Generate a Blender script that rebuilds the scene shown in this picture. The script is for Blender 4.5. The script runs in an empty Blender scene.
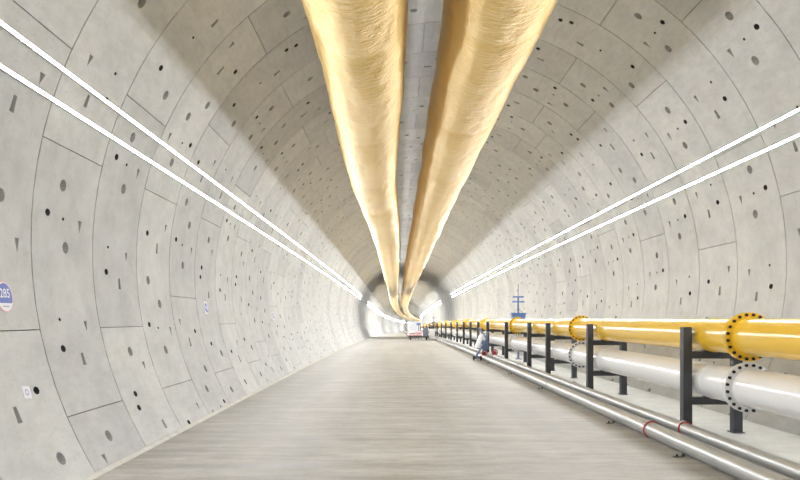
import bpy, math, random
import numpy as np
from mathutils import Vector, Matrix, noise
from mathutils.geometry import delaunay_2d_cdt
random.seed(7); PI = math.pi
COL = bpy.context.scene.collection
R_T = 5.8          # inner radius of the lining
AX = 3.0           # height of the tunnel axis above the road
RING = 1.9         # ring width
Y0 = 9.4
CURB = 0.17

def bend(x, y, z):
    """real alignment of the tunnel: gentle sag, later a curve to the right"""
    zo = 0.0
    if y > 0:
        zo = -0.8e-4*min(y, 95)**2
        if y > 95: zo -= 0.017*(y-95)
    xo = 1.2e-4*max(0, y-135)**2
    return (x+xo, y, z+zo)

# ------------------------------------------------------------------ objects
def link(name, me, mat=None, parent=None):
    o = bpy.data.objects.new(name, me); COL.objects.link(o)
    if mat is not None and len(me.materials) == 0: me.materials.append(mat)
    if parent is not None: o.parent = parent
    return o
def tag(o, label, cat, group=None):
    o['label'] = label; o['category'] = cat
    if group: o['group'] = group
    return o
def thing(name, label, cat, loc=(0, 0, 0), rz=0, group=None):
    o = bpy.data.objects.new(name, None); COL.objects.link(o)
    o.location = loc; o.rotation_euler = (0, 0, rz); o.empty_display_size = .2
    return tag(o, label, cat, group)
def dup(root, loc, rz=0, label=None, group=None):
    r = root.copy(); COL.objects.link(r); r.location = loc; r.rotation_euler = (0, 0, rz)
    if label: r['label'] = label
    if group: r['group'] = group
    for ch in list(root.children):
        c = ch.copy(); COL.objects.link(c); c.parent = r
        for g in ch.children:
            d = g.copy(); COL.objects.link(d); d.parent = c
    return r

class MB:
    def __init__(s): s.v = []; s.f = []; s.mi = []
    def add(s, vs, fs, mi=0):
        n = len(s.v); s.v += [tuple(v) for v in vs]
        s.f += [tuple(n+i for i in f) for f in fs]; s.mi += [mi]*len(fs); return s
    def box(s, a, b, bev=0.0, mi=0):
        (x0, y0, z0), (x1, y1, z1) = a, b
        if bev <= 0:
            vs = [(x, y, z) for z in (z0, z1) for y in (y0, y1) for x in (x0, x1)]
            return s.add(vs, [(0, 2, 3, 1), (4, 5, 7, 6), (0, 1, 5, 4), (2, 6, 7, 3), (0, 4, 6, 2), (1, 3, 7, 5)], mi)
        import bmesh
        bm = bmesh.new(); bmesh.ops.create_cube(bm, size=1)
        for v in bm.verts:
            v.co = ((x0+x1)/2+v.co.x*(x1-x0), (y0+y1)/2+v.co.y*(y1-y0), (z0+z1)/2+v.co.z*(z1-z0))
        bmesh.ops.bevel(bm, geom=bm.edges[:], offset=bev, segments=2, affect='EDGES')
        bm.verts.index_update()
        s.add([v.co[:] for v in bm.verts], [[v.index for v in f.verts] for f in bm.faces], mi); bm.free(); return s
    def cyl(s, p, q, r, n=16, r2=None, caps=True, mi=0):
        p = Vector(p); q = Vector(q); d = (q-p).normalized(); r2 = r if r2 is None else r2
        a = d.orthogonal().normalized(); b = d.cross(a)
        vs = []
        for c, rr in ((p, r), (q, r2)):
            for i in range(n):
                t = 2*PI*i/n; vs.append(c+a*math.cos(t)*rr+b*math.sin(t)*rr)
        fs = [(i, (i+1) % n, n+(i+1) % n, n+i) for i in range(n)]
        if caps: fs += [tuple(range(n-1, -1, -1)), tuple(range(n, 2*n))]
        return s.add(vs, fs, mi)
    def ring(s, c, ro, ri, th, n=40):
        """flat annulus round the y axis (a flange or a hoop)"""
        cx, cy, cz = c; vs = []
        for (r, y) in ((ri, cy), (ro, cy), (ro, cy+th), (ri, cy+th)):
            for i in range(n):
                t = 2*PI*i/n; vs.append((cx+r*math.cos(t), y, cz+r*math.sin(t)))
        fs = []
        for k in range(4):
            k2 = (k+1) % 4
            for i in range(n): j = (i+1) % n; fs.append((k*n+i, k*n+j, k2*n+j, k2*n+i))
        return s.add(vs, fs)
    def torus(s, c, R, r, axis='y', n=28, m=8):
        vs = []
        for i in range(n):
            t = 2*PI*i/n
            for j in range(m):
                u = 2*PI*j/m; rr = R+r*math.cos(u); h = r*math.sin(u)
                if axis == 'y': vs.append((c[0]+rr*math.cos(t), c[1]+h, c[2]+rr*math.sin(t)))
                elif axis == 'x': vs.append((c[0]+h, c[1]+rr*math.cos(t), c[2]+rr*math.sin(t)))
                else: vs.append((c[0]+rr*math.cos(t), c[1]+rr*math.sin(t), c[2]+h))
        fs = [(i*m+j, ((i+1) % n)*m+j, ((i+1) % n)*m+(j+1) % m, i*m+(j+1) % m) for i in range(n) for j in range(m)]
        return s.add(vs, fs)
    def build(s, name, mats, parent=None, smooth=None):
        me = bpy.data.meshes.new(name); me.from_pydata(s.v, [], s.f)
        if not isinstance(mats, (list, tuple)): mats = [mats]
        for m in mats: me.materials.append(m)
        me.polygons.foreach_set('material_index', s.mi)
        import bmesh
        bm = bmesh.new(); bm.from_mesh(me); bmesh.ops.recalc_face_normals(bm, faces=bm.faces[:]); bm.to_mesh(me); bm.free()
        if smooth is not None:
            me.polygons.foreach_set('use_smooth', [True]*len(me.polygons)); me.set_sharp_from_angle(angle=math.radians(smooth))
        me.update()
        return link(name, me, None, parent)

def steps(a, b, near=1.0):
    ys = [a]; y = a
    while y < b-1e-6:
        y = min(b, y+(near if y < 60 else 3.0)); ys.append(y)
    return ys
def sweep(profile, ys, closed=True, caps=True):
    """profile: (x, z) points carried along the alignment"""
    m = MB(); n = len(profile); vs = [bend(x, y, z) for y in ys for (x, z) in profile]
    fs = []
    for k in range(len(ys)-1):
        for i in range(n if closed else n-1):
            j = (i+1) % n; fs.append((k*n+i, k*n+j, (k+1)*n+j, (k+1)*n+i))
    if caps and closed: fs += [tuple(range(n)), tuple(range((len(ys)-1)*n+n-1, (len(ys)-1)*n-1, -1))]
    return m.add(vs, fs)
def circ(cx, cz, r, n=32): return [(cx+r*math.cos(2*PI*i/n), cz+r*math.sin(2*PI*i/n)) for i in range(n)]

# ------------------------------------------------------------------ materials
def newmat(name, col, rough=.6, metal=0.0, spec=.5):
    m = bpy.data.materials.new(name); m.use_nodes = True
    b = m.node_tree.nodes['Principled BSDF']
    b.inputs['Base Color'].default_value = (*col, 1); b.inputs['Roughness'].default_value = rough
    b.inputs['Metallic'].default_value = metal; b.inputs['Specular IOR Level'].default_value = spec
    return m, m.node_tree, b
def N(nt, t, **kw):
    n = nt.nodes.new(t)
    for k, v in kw.items(): setattr(n, k, v)
    return n
def coords(nt, scale=(1, 1, 1)):
    g = N(nt, 'ShaderNodeNewGeometry'); mp = N(nt, 'ShaderNodeMapping'); mp.inputs['Scale'].default_value = scale
    nt.links.new(g.outputs['Position'], mp.inputs['Vector']); return mp.outputs['Vector']
def nz(nt, vec, scale, detail=4, rough=.55):
    n = N(nt, 'ShaderNodeTexNoise'); n.inputs['Scale'].default_value = scale
    n.inputs['Detail'].default_value = detail; n.inputs['Roughness'].default_value = rough
    nt.links.new(vec, n.inputs['Vector']); return n.outputs['Fac']
def ramp(nt, fac, stops):
    r = N(nt, 'ShaderNodeValToRGB'); e = r.color_ramp.elements
    while len(e) < len(stops): e.new(.5)
    for i, (p, c) in enumerate(stops): e[i].position = p; e[i].color = (*c, 1)
    nt.links.new(fac, r.inputs['Fac']); return r.outputs['Color']
def mix(nt, a, b, fac, mode='MIX'):
    m = N(nt, 'ShaderNodeMix', data_type='RGBA', blend_type=mode)
    if isinstance(fac, (int, float)): m.inputs[0].default_value = fac
    else: nt.links.new(fac, m.inputs[0])
    nt.links.new(a, m.inputs[6]); nt.links.new(b, m.inputs[7]); return m.outputs[2]
def bump(nt, b, h, strength=.3, dist=.02):
    n = N(nt, 'ShaderNodeBump'); n.inputs['Strength'].default_value = strength; n.inputs['Distance'].default_value = dist
    nt.links.new(h, n.inputs['Height']); nt.links.new(n.outputs['Normal'], b.inputs['Normal'])

def g(v): return (v, v*.99, v*.965)
LINING, nt, b = newmat('lining_concrete', g(.6), .62, spec=.4)
vec = coords(nt)
c1 = ramp(nt, nz(nt, vec, .9, 5), [(.3, (.585, .595, .60)), (.7, (.695, .70, .70))])
c2 = ramp(nt, nz(nt, coords(nt, (6, 1.1, 1.1)), 2.2, 5, .7), [(.35, (.78, .78, .77)), (.6, (1, 1, 1))])
c = mix(nt, c1, c2, .55, 'MULTIPLY')
c4 = ramp(nt, nz(nt, vec, 22, 3, .6), [(.28, (.72, .72, .72)), (.42, (1, 1, 1))])
c = mix(nt, c, c4, .5, 'MULTIPLY')
at = N(nt, 'ShaderNodeAttribute', attribute_name='tone')
c3 = ramp(nt, at.outputs['Fac'], [(0, (.84, .84, .85)), (1, (1.0, 1.0, .99))])
c = mix(nt, c, c3, 1.0, 'MULTIPLY')
nt.links.new(c, b.inputs['Base Color']); bump(nt, b, nz(nt, vec, 40, 3), .15, .01)
HOLE_SHADE, nt, b = newmat('bolt_hole_shade', (.05, .05, .05), .8)  # dark bolt and the shade inside its hole, put into one colour
POCK, nt, b = newmat('pocket_shade_grey', (.40, .40, .39), .85)  # concrete painted darker to stand in for shade inside the recesses
BACK, nt, b = newmat('backing_grout', (.22, .22, .21), .9)

ROAD, nt, b = newmat('road_concrete', (.5, .49, .46), .5, spec=.4)
st = nz(nt, coords(nt, (.2, 1.5, 1)), 1.3, 8, .7)
c1 = ramp(nt, st, [(.32, (.27, .25, .225)), (.5, (.43, .41, .375)), (.66, (.56, .545, .51))])
c2 = ramp(nt, nz(nt, coords(nt, (.9, .05, 1)), 1.2, 3), [(.35, (.84, .84, .84)), (.6, (1, 1, 1))])
c = mix(nt, c1, c2, .8, 'MULTIPLY')
# construction joints across the road
sp = N(nt, 'ShaderNodeSeparateXYZ'); nt.links.new(coords(nt), sp.inputs[0])
md = N(nt, 'ShaderNodeMath', operation='MODULO'); md.inputs[1].default_value = 1.9; nt.links.new(sp.outputs['Y'], md.inputs[0])
lt = N(nt, 'ShaderNodeMath', operation='LESS_THAN'); lt.inputs[1].default_value = .03; nt.links.new(md.outputs[0], lt.inputs[0])
k_ = N(nt, 'ShaderNodeRGB'); k_.outputs[0].default_value = (.36, .35, .34, 1)
lf = N(nt, 'ShaderNodeMath', operation='MULTIPLY'); lf.inputs[1].default_value = .35; nt.links.new(lt.outputs[0], lf.inputs[0])
c = mix(nt, c, k_.outputs[0], lf.outputs[0])
c5 = ramp(nt, nz(nt, coords(nt, (.6, 1.6, 1)), 2.6, 9, .78), [(.33, (.66, .65, .63)), (.55, (1, 1, 1))])
c = mix(nt, c, c5, .85, 'MULTIPLY')
c6 = ramp(nt, nz(nt, coords(nt, (1, 1, 1)), 26, 4, .7), [(.3, (.78, .78, .77)), (.5, (1, 1, 1))])
c = mix(nt, c, c6, .6, 'MULTIPLY')
nt.links.new(c, b.inputs['Base Color'])
rr = ramp(nt, st, [(.3, (.35,)*3), (.6, (.65,)*3)]); nt.links.new(rr, b.inputs['Roughness'])
bump(nt, b, nz(nt, coords(nt, (.5, 3, 1)), 4, 5, .6), .25, .015)

CURBM, nt, b = newmat('walkway_concrete', (.66, .64, .59), .7)
c = ramp(nt, nz(nt, coords(nt), 3, 6, .65), [(.3, (.56, .54, .49)), (.65, (.70, .685, .64))])
nt.links.new(c, b.inputs['Base Color']); bump(nt, b, nz(nt, coords(nt), 25, 3), .2, .01)

GOLD, nt, b = newmat('gold_duct_fabric', (.72, .50, .20), .36, .0, .6)
w = nz(nt, coords(nt, (1, .55, 1)), 3.0, 5, .5)
c = ramp(nt, nz(nt, coords(nt, (1, .5, 1)), 1.2, 3), [(.3, (.74, .475, .13)), (.7, (.82, .57, .19))])
nt.links.new(c, b.inputs['Base Color']); b.inputs['Metallic'].default_value = .5; b.inputs['Roughness'].default_value = .33
b.inputs['Sheen Weight'].default_value = .2; b.inputs['Sheen Roughness'].default_value = .4
b.inputs['Sheen Tint'].default_value = (1, .85, .6, 1)
b.inputs['Anisotropic'].default_value = .0
w2 = nz(nt, coords(nt, (1, 2.2, 1)), 5.0, 4, .6)
add = N(nt, 'ShaderNodeMath', operation='ADD'); nt.links.new(w, add.inputs[0]); nt.links.new(w2, add.inputs[1])
bump(nt, b, add.outputs[0], .5, .06)

YEL, nt, b = newmat('yellow_paint', (.95, .585, .04), .22, 0, .5)
b.inputs['Coat Weight'].default_value = .4; b.inputs['Coat Roughness'].default_value = .15
WHT, nt, b = newmat('white_paint', (.92, .925, .94), .25, 0, .5)
b.inputs['Coat Weight'].default_value = .3; b.inputs['Coat Roughness'].default_value = .15
GALV, nt, b = newmat('galvanised_steel', (.6, .6, .6), .36, .55)
c = ramp(nt, nz(nt, coords(nt, (8, .6, 8)), 3, 4, .6), [(.3, (.50, .51, .52)), (.7, (.64, .65, .65))]); nt.links.new(c, b.inputs['Base Color'])
DARK, nt, b = newmat('dark_grey_steel', (.055, .058, .066), .42, .2)
BLACK, nt, b = newmat('black_bolt', (.015, .015, .015), .5, .3)
RED, nt, b = newmat('red_rubber', (.50, .06, .05), .5)
DGREY, nt, b = newmat('dark_grey_drum_paint', (.14, .15, .19), .5)
CRIM, nt, b = newmat('crimson_paint', (.36, .04, .06), .45)
BLUE, nt, b = newmat('blue_paint', (.12, .22, .50), .4)
SLATE, nt, b = newmat('slate_blue_paint', (.13, .18, .32), .45)
SBLUE, nt, b = newmat('sign_blue', (.07, .12, .50), .4)
PAPER, nt, b = newmat('sign_white', (.84, .84, .90), .5)
PINKR, nt, b = newmat('sign_pink_rim', (.85, .45, .50), .5)
INK, nt, b = newmat('pale_violet_ink', (.42, .40, .68), .6)
PINK, nt, b = newmat('pink_sack', (.66, .42, .44), .8)
PALE, nt, b = newmat('pale_sack', (.72, .70, .68), .8)
ALU, nt, b = newmat('lamp_housing', (.80, .80, .80), .45, .2)
def emis(name, col, s):
    m = bpy.data.materials.new(name); m.use_nodes = True; nt = m.node_tree; nt.nodes.clear()
    e = nt.nodes.new('ShaderNodeEmission'); o = nt.nodes.new('ShaderNodeOutputMaterial')
    e.inputs[0].default_value = (*col, 1); e.inputs[1].default_value = s; nt.links.new(e.outputs[0], o.inputs[0]); return m
TUBE = emis('led_diffuser', (.94, .975, 1.0), 100.0)
nt = TUBE.node_tree; em = nt.nodes['Emission']   # emission raised with depth, added to whiten the hazy far end
sp = N(nt, 'ShaderNodeSeparateXYZ'); gg = N(nt, 'ShaderNodeNewGeometry'); nt.links.new(gg.outputs['Position'], sp.inputs[0])
mr = N(nt, 'ShaderNodeMapRange'); nt.links.new(sp.outputs['Y'], mr.inputs['Value'])
for k_, v_ in (('From Min', 15), ('From Max', 75), ('To Min', 150), ('To Max', 300)): mr.inputs[k_].default_value = v_
nt.links.new(mr.outputs[0], em.inputs[1])

# ------------------------------------------------------------------ lining
SEG = math.radians(36); L = SEG*R_T; GAP = .011
def ell(s, v, a, b_, n, dep, sc, mi, rot=0):
    pts = []
    for i in range(n):
        t = 2*PI*i/n+.2; x = a*math.cos(t); y = b_*math.sin(t)
        pts.append((s+x*math.cos(rot)-y*math.sin(rot), v+x*math.sin(rot)+y*math.cos(rot)))
    return dict(p=pts, c=(s, v), d=dep, k=sc, mi=mi)
def tri(s, v, a, b_, dep): a *= 1.3; b_ *= 1.3; dep *= 1.5; return dict(p=[(s-a, v-b_*.5), (s+a, v), (s-a, v+b_*.5)], c=(s-a*.4, v), d=dep, k=.55, mi=2)
def pock(s, v, a, w, dep): a *= .9; w *= 1.7; dep *= 1.5; return dict(p=[(s-a, v-w*.35), (s+a, v-w*.5), (s+a, v+w*.5), (s-a, v+w*.35)], c=(s+a*.3, v), d=dep, k=.6, mi=2)
def feats(kind):
    H = lambda s, v: ell(s, v, .052, .072, 8, .12, .8, 1)
    D = lambda s, v: ell(s, v, .026, .036, 6, .08, .8, 1)
    E = lambda s, v: ell(s, v, .085, .095, 10, .09, .62, 2)
    if kind == 0:
        return [H(.92, .42), D(.95, .88), E(.50, .78), E(1.34, .98), tri(1.0, 1.42, .07, .09, .04),
                H(2.75, .52), pock(2.92, 1.05, .10, .06, .05), tri(2.45, 1.40, .06, .08, .04), D(2.35, .60)]
    if kind == 1:
        return [H(.75, .50), pock(.98, 1.10, .11, .06, .05), tri(.55, 1.50, .06, .09, .04), E(1.62, .60),
                H(2.45, .36), D(2.52, .82), E(2.05, 1.15), E(2.95, .95), tri(2.6, 1.55, .07, .08, .04)]
    return [H(1.12, .60), H(1.35, .50), tri(.7, 1.45, .06, .09, .04), pock(1.75, 1.2, .09, .06, .05),
            H(2.95, .62), E(3.22, 1.30), D(2.2, .95), E(.42, 1.0)]
def inside(p, poly):
    x, y = p; r = False; n = len(poly)
    for i in range(n):
        x1, y1 = poly[i]; x2, y2 = poly[(i+1) % n]
        if (y1 > y) != (y2 > y) and x < (x2-x1)*(y-y1)/(y2-y1)+x1: r = not r
    return r
def template(kind):
    F = feats(kind) if kind >= 0 else []
    s0, s1, v0, v1 = .006, L-.006, .012, RING-.012
    ns = 10 if kind >= 0 else 5; nv = 3 if kind >= 0 else 1
    S = [s0+(s1-s0)*i/ns for i in range(ns+1)]; V = [v0+(v1-v0)*i/nv for i in range(nv+1)]
    bd = [(s, v0) for s in S]+[(s1, v) for v in V[1:]]+[(s, v1) for s in S[::-1][1:]]+[(s0, v) for v in V[::-1][1:-1]]
    pts = list(bd); edges = [(i, (i+1) % len(bd)) for i in range(len(bd))]
    for f in F:
        k = len(pts); n = len(f['p']); pts += f['p']; edges += [(k+i, k+(i+1) % n) for i in range(n)]
    for s in S[1:-1]:
        for v in V[1:-1]:
            if all((s-f['c'][0])**2+(v-f['c'][1])**2 > .15**2 for f in F): pts.append((s, v))
    ov, oe, of, *_ = delaunay_2d_cdt([Vector(p) for p in pts], edges, [], 1, 1e-6)
    verts = [(p.x, p.y, 0.0) for p in ov]; faces = []; mi = []
    for f in of:
        c = (sum(ov[i].x for i in f)/len(f), sum(ov[i].y for i in f)/len(f))
        if any(inside(c, q['p']) for q in F): continue
        f = list(f)
        a, b_, d = ov[f[0]], ov[f[1]], ov[f[2]]
        if (b_.x-a.x)*(d.y-a.y)-(b_.y-a.y)*(d.x-a.x) < 0: f = f[::-1]
        faces.append(f); mi.append(0)
    # edge skirt of the segment
    k = len(verts); n = len(bd)
    verts += [(s, v, 0.0) for s, v in bd]+[(s, v, .07) for s, v in bd]
    for i in range(n): j = (i+1) % n; faces.append([k+j, k+i, k+n+i, k+n+j]); mi.append(0)
    for q in F:
        k = len(verts); n = len(q['p']); c = q['c']
        verts += [(s, v, 0.0) for s, v in q['p']]
        verts += [(c[0]+(s-c[0])*q['k'], c[1]+(v-c[1])*q['k'], q['d']) for s, v in q['p']]
        for i in range(n): j = (i+1) % n; faces.append([k+i, k+j, k+n+j, k+n+i]); mi.append(q['mi'])
        faces.append([k+n+i for i in range(n)]); mi.append(q['mi'])
    return np.array(verts), faces, mi
TPL = {k: template(k) for k in (-1, 0, 1, 2)}
store = {'wall_left': [[], [], [], []], 'wall_right': [[], [], [], []], 'ceiling': [[], [], [], []]}
rnd = random.Random(3)
last = int((480-Y0)/RING)
for i in range(-9, last):
    y0 = Y0+i*RING
    base = math.radians(167 if i % 2 == 0 else 155.5)
    if i > 1 : base += math.radians(rnd.choice((0, 0, 6, -6)))
    for j in range(10):
        ph = base+j*SEG; ph = ph % (2*PI); mid = ph+SEG/2
        mid_n = math.degrees(mid) % 360
        # skip pieces buried below the road
        lo = min(abs((mid_n-270+180) % 360-180), 180)
        if lo < 34: continue
        el = mid_n if mid_n < 180 else mid_n
        if 52 < mid_n < 128: nm = 'ceiling'
        elif 128 <= mid_n < 270: nm = 'wall_left'
        else: nm = 'wall_right'
        t = rnd.random()**2
        if i < 58: vt, ft, mt = TPL[rnd.choice((0, 0, 1, 1, 2))]; flip = rnd.random() < .35
        else: vt, ft, mt = TPL[-1]; flip = False
        s = vt[:, 0]; v = vt[:, 1]; d = vt[:, 2]
        if mid_n > 270 or mid_n < 90: s = L-s; flip2 = True
        else: flip2 = False
        if flip: v = RING-v
        rev = (flip != flip2)
        a = ph+s/R_T; rr_ = R_T+d; yy = y0+v
        X = rr_*np.cos(a); Z = AX+rr_*np.sin(a)
        zo = np.where(yy > 0, -0.8e-4*np.minimum(yy, 95)**2, 0)-0.017*np.maximum(yy-95, 0)
        X = X+1.2e-4*np.maximum(0, yy-135)**2
        st_ = store[nm]; k = sum(len(q) for q in st_[0])
        st_[0].append(np.stack([X, yy, Z+zo], 1))
        st_[1] += [tuple(k+q for q in (f[::-1] if not rev else f)) for f in ft]
        st_[2] += mt; st_[3].append(np.full(len(vt), 1-t))
for nm, (vv, ff, mm, tt) in store.items():
    V_ = np.concatenate(vv); me = bpy.data.meshes.new(nm); me.from_pydata(V_.tolist(), [], ff)
    for m in (LINING, HOLE_SHADE, POCK): me.materials.append(m)
    me.polygons.foreach_set('material_index', mm)
    me.polygons.foreach_set('use_smooth', [m == 0 for m in mm])
    at_ = me.attributes.new('tone', 'FLOAT', 'POINT'); at_.data.foreach_set('value', np.concatenate(tt))
    me.update(); o = link(nm, me); o['kind'] = 'structure'
# outer backing shell behind the joints
sh = sweep(circ(0, AX, R_T+.16, 60), steps(-8, 480, 4), True, False).build('trim_1', BACK); sh['kind'] = 'structure'

# road and walkway
def flat(name, prof, mat, a=-8, b_=480):
    o = sweep(prof, steps(a, b_, 2)).build(name, mat); o['kind'] = 'structure'; return o
xl = -math.sqrt(R_T**2-9)-.06
flat('floor', [(xl, 0), (3.24, 0), (3.24, -.4), (xl+.25, -.4)], ROAD)
xr = math.sqrt(R_T**2-(AX-CURB)**2)+.04
flat('trim_2', [(3.24, CURB-.012), (3.252, CURB), (xr, CURB), (xr-.2, -.3), (3.24, -.3)], CURBM)
# narrow mortar fillet where road meets the left lining
flat('trim_3', [(xl+.05, 0.0), (xl+.05, .035), (xl+.08, .035), (xl+.13, 0.004), (xl+.13, 0.0)], CURBM)

# ------------------------------------------------------------------ lamps
RUNS = [(-7.5, 88), (110, 200), (216, 262), (278, 335), (350, 400), (430, 478)]
STR = [('upper', 'left', (-5.39, 2.14)), ('lower', 'left', (-5.52, 1.76)), ('upper', 'right', (5.31, 2.34)), ('lower', 'right', (5.44, 1.99))]
for pos, side, (rx, rz_) in STR:
    sg = -1 if side == 'left' else 1
    q = math.atan2(rz_, abs(rx)); nx, nz_ = math.cos(q), math.sin(q)
    def P(inw, up):   # inward distance from the lining, distance up along the lining
        r = R_T-inw; a = q+up/R_T
        return (sg*r*math.cos(a), AX+r*math.sin(a))
    for ri, (a, b_) in enumerate(RUNS):
        if ri == 0: lab = f'{pos} of the two long white LED light strips along the {side} wall'; grp = None
        else: lab = f'short distant LED light strip on the {side} wall beyond a dark gap'; grp = f'distant light strips on the {side} wall'
        t = thing('light_strip', lab, 'light', bend(*([P(0.03, 0)[0], a, P(0.03, 0)[1]])), 0, grp)
        inv = Matrix.Translation(-Vector(t.location))
        ys = steps(a, b_, 3)
        hs = sweep([P(.0, -.024), P(.040, -.024), P(.040, -.017), P(.026, -.015), P(.026, .015), P(.040, .017), P(.040, .024), P(.0, .024)], ys).build('housing', ALU, t)
        df = sweep([P(.028, -.015), P(.037, -.015), P(.0375, 0), P(.037, .015), P(.028, .015)], ys).build('diffuser', TUBE, t, 60)
        for o in (hs, df): o.data.transform(inv)
# ------------------------------------------------------------------ ventilation ducts
def duct(cx, cz, r, seed, label, lean):
    t = thing('ventilation_duct', label, 'duct', (cx, -7.5, AX+cz))
    ys = []; y = -7.5
    while y < 479:
        ys.append(y); y += .16 if y < 25 else (.4 if y < 70 else 2.5)
    n = 72; vs = []
    for y in ys:
        ph = (y % 5.7)/5.7; sag = .05*math.sin(PI*ph)*min(1, 1)
        wob = noise.noise((seed, y*.16, 0))*.05
        rr = r*(1 if seed < 3 else 1-.05*math.exp(-((y-28)/14)**2))*(1-.02*math.exp(-((ph-.5)/.5)**2*0)-.022*math.exp(-(min(ph, 1-ph)*5.7/.10)**2))
        for i in range(n):
            a = 2*PI*i/n; ca, sa = math.cos(a), math.sin(a)
            w = .034*noise.noise((ca*1.4+seed, sa*1.4, y*.38))+.012*noise.noise((ca*4, sa*4+seed, y*1.3+ca*2))
            # diagonal creases
            cr = abs(noise.noise((ca*2.2+y*.5, sa*2.2+seed*3, y*.9)))
            w -= .022*max(0, 1-cr*8)
            q = rr*(1+w*1.25)
            if seed > 3 and ca > .3: q *= 1+.05*math.sin(y*1.1+1)*(ca-.3)*.7
            x = q*ca; z = q*sa*(1.0 if sa > 0 else 1.02)
            if sa > .75: z += (sa-.75)*.12
            vs.append(bend(cx+wob+x-((.20*math.exp(-((y-25)/11)**2)) if seed < 3 else 0), y, AX+cz-sag+z))
    m = MB(); fs = []
    for k in range(len(ys)-1):
        for i in range(n):
            j = (i+1) % n; fs.append((k*n+i, k*n+j, (k+1)*n+j, (k+1)*n+i))
    o = m.add(vs, fs).build('duct_sleeve', GOLD, t, 80); o.data.transform(Matrix.Translation(-Vector(t.location)))
    # hanging seam gathered along the top
    at_ = lambda o: o.data.transform(Matrix.Translation(-Vector(t.location)))
    zt = AX+cz+r+.03
    o = sweep([(cx-.008, zt-.06), (cx+.008, zt-.06), (cx+.008, zt+.05), (cx-.008, zt+.05)], steps(-7.5, 478, 2)).build('hanging_seam', GOLD, t); at_(o)
    top = AX+math.sqrt(R_T**2-cx**2)
    y = 0.0
    while y < 80:
        p = bend(cx, y, zt+.03); q = bend(cx, y, top+.02)
        o = MB().cyl(p, q, .006, 6).torus((p[0], p[1], p[2]+.02), .03, .006, 'y', 10, 5).build('hanger_wire', GALV, t, 50); at_(o)
        y += 5.7
    return t
duct(-1.72, 3.75, .793, 1.3, 'left one of the two huge gold fabric ventilation ducts under the crown', 0)
duct(.445, 4.06, .87, 5.1, 'right one of the two huge gold fabric ventilation ducts under the crown', 0)

# ------------------------------------------------------------------ big pipelines
def at_local(o, t): o.data.transform(Matrix.Translation(-Vector(t.location))); return o
FL = [10.45, 20.0, 30.6, 41, 51.5, 62, 73, 84, 96, 110, 126]
FRAMES = [5.9, 11.8, 17.7, 22.6, 25.8, 31.2, 37.6, 42, 46.4, 51.2, 56.8, 63, 70, 77, 85, 94, 104, 116, 130, 146]
def pipeline(z, r, mat, label):
    x = 3.83
    t = thing('pipeline', label, 'pipe', (x, -3, z))
    at_local(sweep(circ(x, z, r, 56), steps(-3, 152, 2)).build('pipe_run', mat, t, 50), t)
    for k, y in enumerate(FL):
        cx, cy, cz = bend(x, y, z)
        m = MB().ring((cx, cy, cz), r+.085, r-.005, .035).ring((cx, cy+.055, cz), r+.085, r-.005, .035).ring((cx, cy+.035, cz), r+.04, r-.005, .02)
        # weld necks
        m.ring((cx, cy-.05, cz), r+.018, r-.004, .05).ring((cx, cy+.09, cz), r+.018, r-.004, .05)
        f = at_local(m.build('flange', mat, t, 40), t)
        if k < 3:
            nb = 20; proto = None
            for i in range(nb):
                a = 2*PI*(i+.5)/nb; px, pz = cx+(r+.052)*math.cos(a), cz+(r+.052)*math.sin(a)
                if proto is None:
                    mb = MB().cyl((0, -.035, 0), (0, .125, 0), .013, 8).cyl((0, -.024, 0), (0, 0, 0), .0235, 6).cyl((0, .09, 0), (0, .112, 0), .0235, 6)
                    ob = mb.build('bolt', BLACK, f); proto = ob
                else:
                    ob = proto.copy(); COL.objects.link(ob); ob.parent = f
                ob.location = Vector((px, cy, pz))-Vector(t.location)
    for y in FRAMES[1:9]:
        cx, cy, cz = bend(x, y-.28, z)
        at_local(MB().ring((cx, cy, cz), r+.007, r-.003, .03).build('weld_seam', mat, t, 40), t)
    return t
pipeline(1.725, .262, YEL, 'thick glossy yellow pipeline on the black frames, above the white one')
pipeline(1.003, .270, WHT, 'thick white pipeline on the black frames, below the yellow one')

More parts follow.
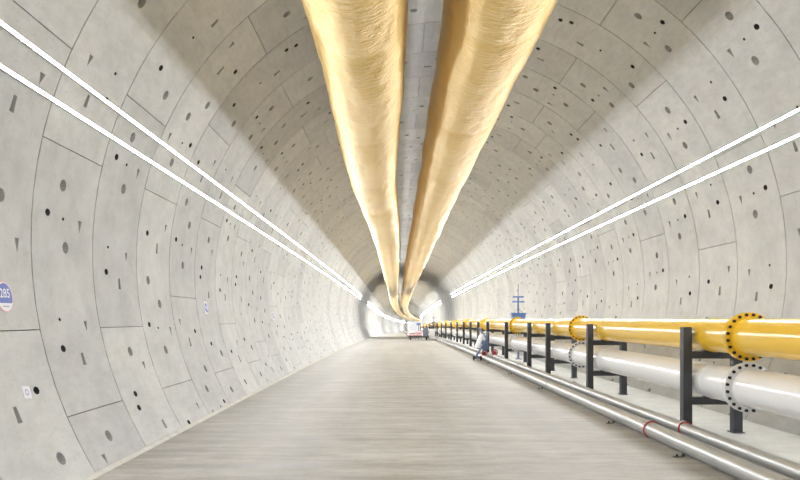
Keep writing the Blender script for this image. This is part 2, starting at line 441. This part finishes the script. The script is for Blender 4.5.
# ------------------------------------------------------------------ support frames
def frame():
    t = thing('pipe_support_frame', '', 'frame', (3.46, 0, CURB))
    def hb(x0, x1, z0, z1, nm):
        # H section upright, flanges facing along the tunnel
        w = .075; MB().box((x0, -w, z0), (x1, -w+.014, z1), .003).box((x0, w-.014, z0), (x1, w, z1), .003).box(((x0+x1)/2-.006, -w+.01, z0), ((x0+x1)/2+.006, w-.01, z1)).box((x0, -w+.01, z0), (x0+.01, w-.01, z1)).build(nm, DARK, t)
    hb(-.07, .07, .014, 1.67, 'post'); hb(.73, .87, .014, 1.285, 'post')
    MB().box((-.07, -.07, 1.67), (.07, .07, 1.68), .003).build('cap_plate', DARK, t)
    for z1, x1 in ((1.292, .87), (.562, .735)):
        z0 = z1-.115
        MB().box((.068, -.05, z1-.012), (x1, .05, z1), .003).box((.068, -.05, z0), (x1, .05, z0+.012), .003).box((.068, -.052, z0), (x1, -.042, z1)).build('crossbar', DARK, t)
    for x in (0, .8): MB().box((x-.10, -.12, 0), (x+.09, .12, .014), .003).build('base_plate', DARK, t)
    # saddles that carry the two pipes
    for z, r, zc in ((1.292, .262, 1.725-CURB), (.562, .27, 1.003-CURB)):
        m = MB(); k = 10; vs = []
        for i in range(k+1):
            a = math.radians(-90-22+44*i/k)
            for y in (-.05, .05):
                vs.append((.37+r*math.cos(a), y, zc+r*math.sin(a))); vs.append((.37+(r+.0)*math.cos(a), y, z))
        fs = []
        for i in range(k):
            b0 = i*4; fs += [(b0, b0+4, b0+6, b0+2), (b0+1, b0+3, b0+7, b0+5), (b0, b0+1, b0+5, b0+4), (b0+2, b0+6, b0+7, b0+3)]
        fs += [(0, 2, 3, 1), (4*k, 4*k+1, 4*k+3, 4*k+2)]
        m.add(vs, fs).build('saddle', DARK, t)
    return t
F0 = frame()
names = ['nearest', 'second nearest', 'third nearest', 'fourth nearest', 'fifth nearest', 'sixth nearest', 'seventh nearest', 'eighth nearest']
for k, y in enumerate(FRAMES[1:]):
    x, yy, z = bend(3.46, y, CURB)
    if k < 8: lab = f'{names[k]} black steel frame carrying the yellow and white pipes'
    else: lab = 'small far black steel frame in the dense receding row under the pipes'
    gp = 'pipe support frames along the walkway'
    if k == 0: F0.location = (x, yy, z); F0['label'] = lab; F0['group'] = gp
    else: dup(F0, (x, yy, z), 0, lab, gp)

# ------------------------------------------------------------------ silver pipes on the road edge
def silver(x, z, r, joints, red, vy, label):
    t = thing('silver_pipe', label, 'pipe', (x, -3, z-r))
    at_local(sweep(circ(x, z, r, 32), steps(-3, 150, 2)).build('pipe_run', GALV, t, 50), t)
    for k, y in enumerate(joints):
        cx, cy, cz = bend(x, y, z)
        c = at_local(MB().ring((cx, cy-.05, cz), r+.012, r-.004, .10, 28).box((cx-.02, cy-.045, cz+r), (cx+.02, cy+.045, cz+r+.03)).build('coupling', GALV, t, 40), t)
        if k in red:
            o = at_local(MB().ring((cx, cy-.062, cz), r+.020, r-.004, .022, 28).build('gasket', RED, c, 40), t)
            o['label'] = 'red rubber ring on the coupling'
    cx, cy, cz = bend(x, vy, z)
    m = MB().ring((cx, cy-.09, cz), r+.010, r-.004, .18, 28).cyl((cx, cy, cz+r-.01), (cx, cy, cz+r+.16), .10, 16, .075).cyl((cx, cy, cz+r+.10), (cx, cy-.14, cz+r+.10), .03, 10)
    v = at_local(m.build('valve_body', CRIM, t, 40), t); v['label'] = 'crimson valve body'
    hz = cz+r+.10; m = MB().torus((cx, cy-.15, hz), .125, .024, 'y', 24, 8).cyl((cx, cy-.17, hz), (cx, cy-.13, hz), .045, 12)
    for q in range(5): a = 2*PI*q/5; m.cyl((cx, cy-.15, hz), (cx+.125*math.cos(a), cy-.15, hz+.125*math.sin(a)), .016, 6)
    at_local(m.build('hand_wheel', CRIM, v, 40), t)
    return t
J = [12.4, 20.5, 28.5, 36.5, 44.5, 53, 62, 71, 80, 90, 100, 112, 125]
silver(3.10, .128, .126, J, (0,), 36.0, 'large silver pipe lying on the road edge against the raised walkway')
silver(3.375-.03, CURB+.095, .093, [11.6, 18.8, 27, 35.2, 43, 52, 61, 70, 80, 92, 105, 120], (0,), 34.2, 'thinner silver pipe on the walkway edge, right behind the large one')
# small steel anchor angles bolted to the road along the big silver pipe
A0 = None
for k, y in enumerate((10.6, 14.0, 20.9, 26.5, 33)):
    p = bend(2.90, y, 0)
    if A0 is None:
        A0 = thing('pipe_anchor', '', 'bracket', p)
        MB().box((-.09, -.035, 0), (.04, .035, .012), .002).build('foot_plate', DARK, A0)
        MB().box((.03, -.035, .012), (.065, .035, .05), .002).build('upright', DARK, A0)
        MB().cyl((-.04, 0, .012), (-.04, 0, .04), .014, 8).build('anchor_bolt', BLACK, A0)
        a = A0
    else: a = dup(A0, p)
    a['label'] = ['small dark anchor bracket nearest the camera beside the silver pipe', 'small dark anchor bracket just past the red ringed coupling', 'small dark anchor bracket below the second grey coupling',
                  'small dark anchor bracket on the road well before the cart', 'small dark anchor bracket just in front of the cart'][k]
    a['group'] = 'anchor brackets beside the silver pipe'

# ------------------------------------------------------------------ tools on the road and masts
def cart():
    t = thing('hand_cart', 'blue and white upright hand cart leaning over the silver pipes', 'cart', bend(2.5, 35.4, 0))
    for x in (.02, .36):
        MB().torus((x, 0, .12), .085, .035, 'x', 20, 8).cyl((x-.02, 0, .12), (x+.02, 0, .12), .07, 16).build('wheel', BLACK, t, 50)
    MB().cyl((.02, 0, .12), (.36, 0, .12), .015, 8).build('axle', DARK, t, 50)
    m = MB()
    for y in (.02, .30):
        m.cyl((.10, y, .12), (.66, y, 1.05), .035, 8).cyl((.66, y, 1.05), (.30, y, 1.55), .035, 8).cyl((.62, y, .95), (.72, y, 1.40), .03, 8)
    for p, q in ((.28, .42), (.52, .82), (.66, 1.05)): m.cyl((p, .02, q), (p, .30, q), .025, 8)
    m.cyl((.30, -.05, 1.55), (.30, .37, 1.55), .03, 8).build('push_frame', SLATE, t, 50)
    MB().cyl((.20, .16, .62), (.42, .16, 1.18), .13, 18).cyl((.42, .16, 1.18), (.46, .16, 1.28), .13, 18, .05).build('white_tank', WHT, t, 50)
    MB().box((.44, .0, .50), (.74, .32, .98), .03).build('motor_box', SLATE, t)
    MB().box((.0, -.02, .15), (.42, .34, .20), .01).build('base_tray', SLATE, t)
    return t
cart()
def mast(x, y, label, s=1.0):
    t = thing('signal_mast', label, 'mast', bend(x, y, CURB))
    MB().box((-.15, -.15, 0), (.15, .15, .02), .004).build('base_plate', SLATE, t)
    MB().cyl((0, 0, .02), (0, 0, 2.8), .045, 12).cyl((0, 0, 2.8), (0, 0, 3.4), .016, 8).build('pole', SLATE, t, 50)
    m = MB()   # tapered tray on the mast
    a, b_, z0, z1 = .24, .33, 1.66, 2.10
    m.add([(-a, -.16, z0), (a, -.16, z0), (a, .16, z0), (-a, .16, z0), (-b_, -.2, z1), (b_, -.2, z1), (b_, .2, z1), (-b_, .2, z1)],
          [(0, 3, 2, 1), (4, 5, 6, 7), (0, 1, 5, 4), (1, 2, 6, 5), (2, 3, 7, 6), (3, 0, 4, 7)])
    m.box((-b_-.01, -.21, z1-.04), (b_+.01, .21, z1), .006).build('equipment_tray', BLUE, t)
    for z, w in ((2.60, .28), (2.82, .24)): MB().box((-w, -.03, z-.035), (w, .03, z+.035), .008).build('cross_arm', BLUE, t)
    for w in (-.2, .2): MB().cyl((w, 0, 2.10), (0, 0, 2.32), .014, 8).build('brace', BLUE, t)
    return t
mast(4.34, 33.5, 'blue mast with tray and two cross arms standing behind the yellow pipe')
mast(4.42, 112, 'tiny far blue mast near the far end of the yellow pipe')

# goods parked on the road ahead
P0 = bend(.1, 77, 0)
t = thing('flatbed_trolley', 'dark low flatbed trolley parked far down the road near the pipe end', 'trolley', P0)
MB().box((-.1, 0, .34), (2.1, 2.6, .44), .02).build('platform', DARK, t)
for x in (.15, 1.85):
    for y in (.35, 2.2):
        MB().torus((x, y, .16), .11, .05, 'x', 18, 8).cyl((x-.03, y, .16), (x+.03, y, .16), .08, 12).build('wheel', BLACK, t, 50)
        MB().box((x-.045, y-.03, .2), (x+.045, y+.03, .345)).build('wheel_fork', DARK, t)
MB().cyl((-.08, .05, .42), (-.62, -.1, 1.02), .03, 8).cyl((-.62, -.25, 1.02), (-.62, .05, 1.02), .03, 8).build('tow_handle', DARK, t, 50)
def sack(x, y, z, mat, rz, label, sx=.34, sy=.5, sz=.13):
    m = MB(); n = 16; k = 9; vs = []; fs = []
    for a in range(k):
        th = PI*a/(k-1)
        for b_ in range(n):
            u = 2*PI*b_/n; e = lambda c: math.copysign(abs(c)**.55, c)
            vs.append((sx*e(math.sin(th))*e(math.cos(u)), sy*e(math.sin(th))*e(math.sin(u)), sz+sz*math.copysign(abs(math.cos(th))**.75, math.cos(th))+.015*noise.noise((a*1.1, b_*.7, x*9))))
    for a in range(k-1):
        for b_ in range(n): j = (b_+1) % n; fs.append((a*n+b_, a*n+j, (a+1)*n+j, (a+1)*n+b_))
    o = m.add(vs, fs).build('sack', mat, None, 70)
    o.location = (P0[0]+x, P0[1]+y, P0[2]+z); o.rotation_euler.z = rz; return tag(o, label, 'sack', 'sacks on the flatbed trolley')
sack(.30, .6, .445, PINK, .1, 'pink sack at the left front of the trolley, lowest in its stack')
sack(.30, .6, .705, PALE, -.1, 'pale grey sack on top of the left pink sack on the trolley')
sack(1.02, .6, .445, PINK, .05, 'pink sack in the middle of the trolley front row')
sack(1.02, .62, .705, PINK, -.15, 'pink sack lying highest in the middle stack on the trolley')
sack(1.0, 1.9, .445, PALE, 0, 'pale sack lying flat behind the pink stacks on the trolley')
m = MB(); m.cyl((0, 0, 0), (0, 0, .88), .27, 24)
for z in (0.0, .3, .6, .86): m.torus((0, 0, z+.01), .27, .014, 'z', 24, 6)
dr = m.build('drum', DGREY, None, 40); dr.location = (P0[0]+1.75, P0[1]+.5, P0[2]+.46); tag(dr, 'dark grey steel drum at the right end of the flatbed trolley', 'drum')
# tripod work light behind the trolley
t = thing('work_light', 'slim dark tripod work light standing behind the flatbed trolley', 'light', (P0[0]+1.1, P0[1]+3.6, P0[2]-.05))
MB().cyl((0, 0, .5), (0, 0, 1.7), .03, 8).build('pole', DARK, t, 50)
for a in (90, 210, 330): MB().cyl((0, 0, .75), (.45*math.cos(math.radians(a)), .45*math.sin(math.radians(a)), .0), .02, 8).build('leg', DARK, t, 50)
MB().box((-.22, -.06, 1.6), (.22, .06, 1.85), .02).build('lamp_head', SLATE, t)
# second tall piece: pale cabinet beside the pipes
c = MB().box((-.3, -.25, 0), (.3, .25, 1.2), .02).box((-.27, -.262, .08), (.27, -.25, 1.12), .004).cyl((.2, -.275, .6), (.2, -.275, .75), .012, 8)
cb = c.build('cabinet', PALE); cb.location = bend(2.62, 79.5, 0); tag(cb, 'pale upright equipment cabinet between the trolley and the black frames', 'cabinet')

# ------------------------------------------------------------------ signs on the left wall
def wall_frame(y, z):
    """matrix with x along the tunnel (towards the camera reads left), y up the lining, z out of the wall"""
    a = math.atan2(z-AX, -math.sqrt(R_T**2-(z-AX)**2)); p = Vector(bend(R_T*math.cos(a), y, AX+R_T*math.sin(a)))
    zn = Vector((-math.cos(a), 0, -math.sin(a))); xd = Vector((0, 1, 0)); yd = zn.cross(xd)
    M = Matrix((xd, yd, zn)).transposed().to_4x4(); M.translation = p; return M
def text(body, size, mat, parent, loc, name='lettering'):
    cu = bpy.data.curves.new(name, 'FONT'); cu.body = body; cu.size = size; cu.extrude = .0006; cu.align_x = 'CENTER'; cu.align_y = 'CENTER'; cu.offset = .002
    o = bpy.data.objects.new(name, cu); COL.objects.link(o)
    dg = bpy.context.evaluated_depsgraph_get(); me = bpy.data.meshes.new_from_object(o.evaluated_get(dg))
    bpy.data.objects.remove(o); me.materials.clear(); me.materials.append(mat)
    o = bpy.data.objects.new(name, me); COL.objects.link(o); o.parent = parent; o.location = loc; return o
def disc(name, r, z0, z1, mat, parent, lo=0, hi=2*PI, n=40, loc=(0, 0)):
    vs = [(loc[0]+r*math.cos(lo+(hi-lo)*i/n), loc[1]+r*math.sin(lo+(hi-lo)*i/n)) for i in range(n if hi-lo > 6.2 else n+1)]
    k = len(vs); m = MB().add([(x, y, z0) for x, y in vs]+[(x, y, z1) for x, y in vs], [tuple(range(k-1, -1, -1)), tuple(range(k, 2*k))]+[(i, (i+1) % k, k+(i+1) % k, k+i) for i in range(k)])
    return m.build(name, mat, parent)
t = thing('round_sign', 'round blue and white number sign at the left edge on the wall', 'sign')
t.matrix_world = wall_frame(8.66, 2.24)
disc('backing_plate', .185, .006, .012, PINKR, t); disc('white_face', .172, .012, .0135, PAPER, t)
disc('blue_field', .160, .0135, .0150, SBLUE, t, math.radians(-28), math.radians(208))
text('285', .15, PAPER, t, (.0, .035, .0158)); 
MB().box((-.07, -.122, .0135), (.07, -.108, .0150)).build('caption_line', INK, t)
t = thing('paper_label', 'small white paper label taped low on the left wall near the edge', 'label'); t.matrix_world = wall_frame(8.66, 1.12) @ Matrix.Rotation(-.12, 4, 'Z')
MB().box((-.085, -.075, .004), (.085, .075, .007)).build('sheet', PAPER, t)
m = MB(); m.ring((0, 0, 0), .040, .026, .001, 20)
o = m.build('printed_mark', INK, t); o.data.transform(Matrix.Translation((0, 0, .0085)) @ Matrix.Rotation(PI/2, 4, 'X'))
def ringsign(y, z, label):
    t = thing('ring_marker', label, 'sign'); t.matrix_world = wall_frame(y, z)
    MB().box((-.15, -.15, .004), (.15, .15, .008)).build('plate', PAPER, t)
    o = MB().ring((0, 0, 0), .105, .055, .002, 24).build('blue_ring', SBLUE, t); o.data.transform(Matrix.Translation((-.01, .01, .010)) @ Matrix.Rotation(PI/2, 4, 'X'))
    MB().box((.03, -.115, .008), (.14, -.07, .0105)).build('blue_tail', SBLUE, t)
ringsign(17.8, 2.24, 'small white plate with a blue ring mark on the left wall')
ringsign(27.3, 2.1, 'tiny far plate with a blue ring mark on the left wall')

# ------------------------------------------------------------------ world, camera, view
w = bpy.data.worlds.new('World'); bpy.context.scene.world = w; w.use_nodes = True
w.node_tree.nodes['Background'].inputs[0].default_value = (.97, .98, 1, 1); w.node_tree.nodes['Background'].inputs[1].default_value = .9
cd = bpy.data.cameras.new('Camera'); cam = bpy.data.objects.new('Camera', cd); COL.objects.link(cam)
cam.location = (-1.15, 0, 2.0); cam.rotation_euler = (PI/2, 0, 0)
cd.sensor_width = 36; cd.lens = 36*740/800; cd.shift_x = .00375; cd.shift_y = .096; cd.clip_end = 1000; cd.clip_start = .05
sc = bpy.context.scene; sc.camera = cam
sc.view_settings.view_transform = 'Standard'; sc.view_settings.look = 'None'; sc.view_settings.gamma = 1; sc.view_settings.use_curve_mapping = False
sc.view_settings.exposure = 0.0
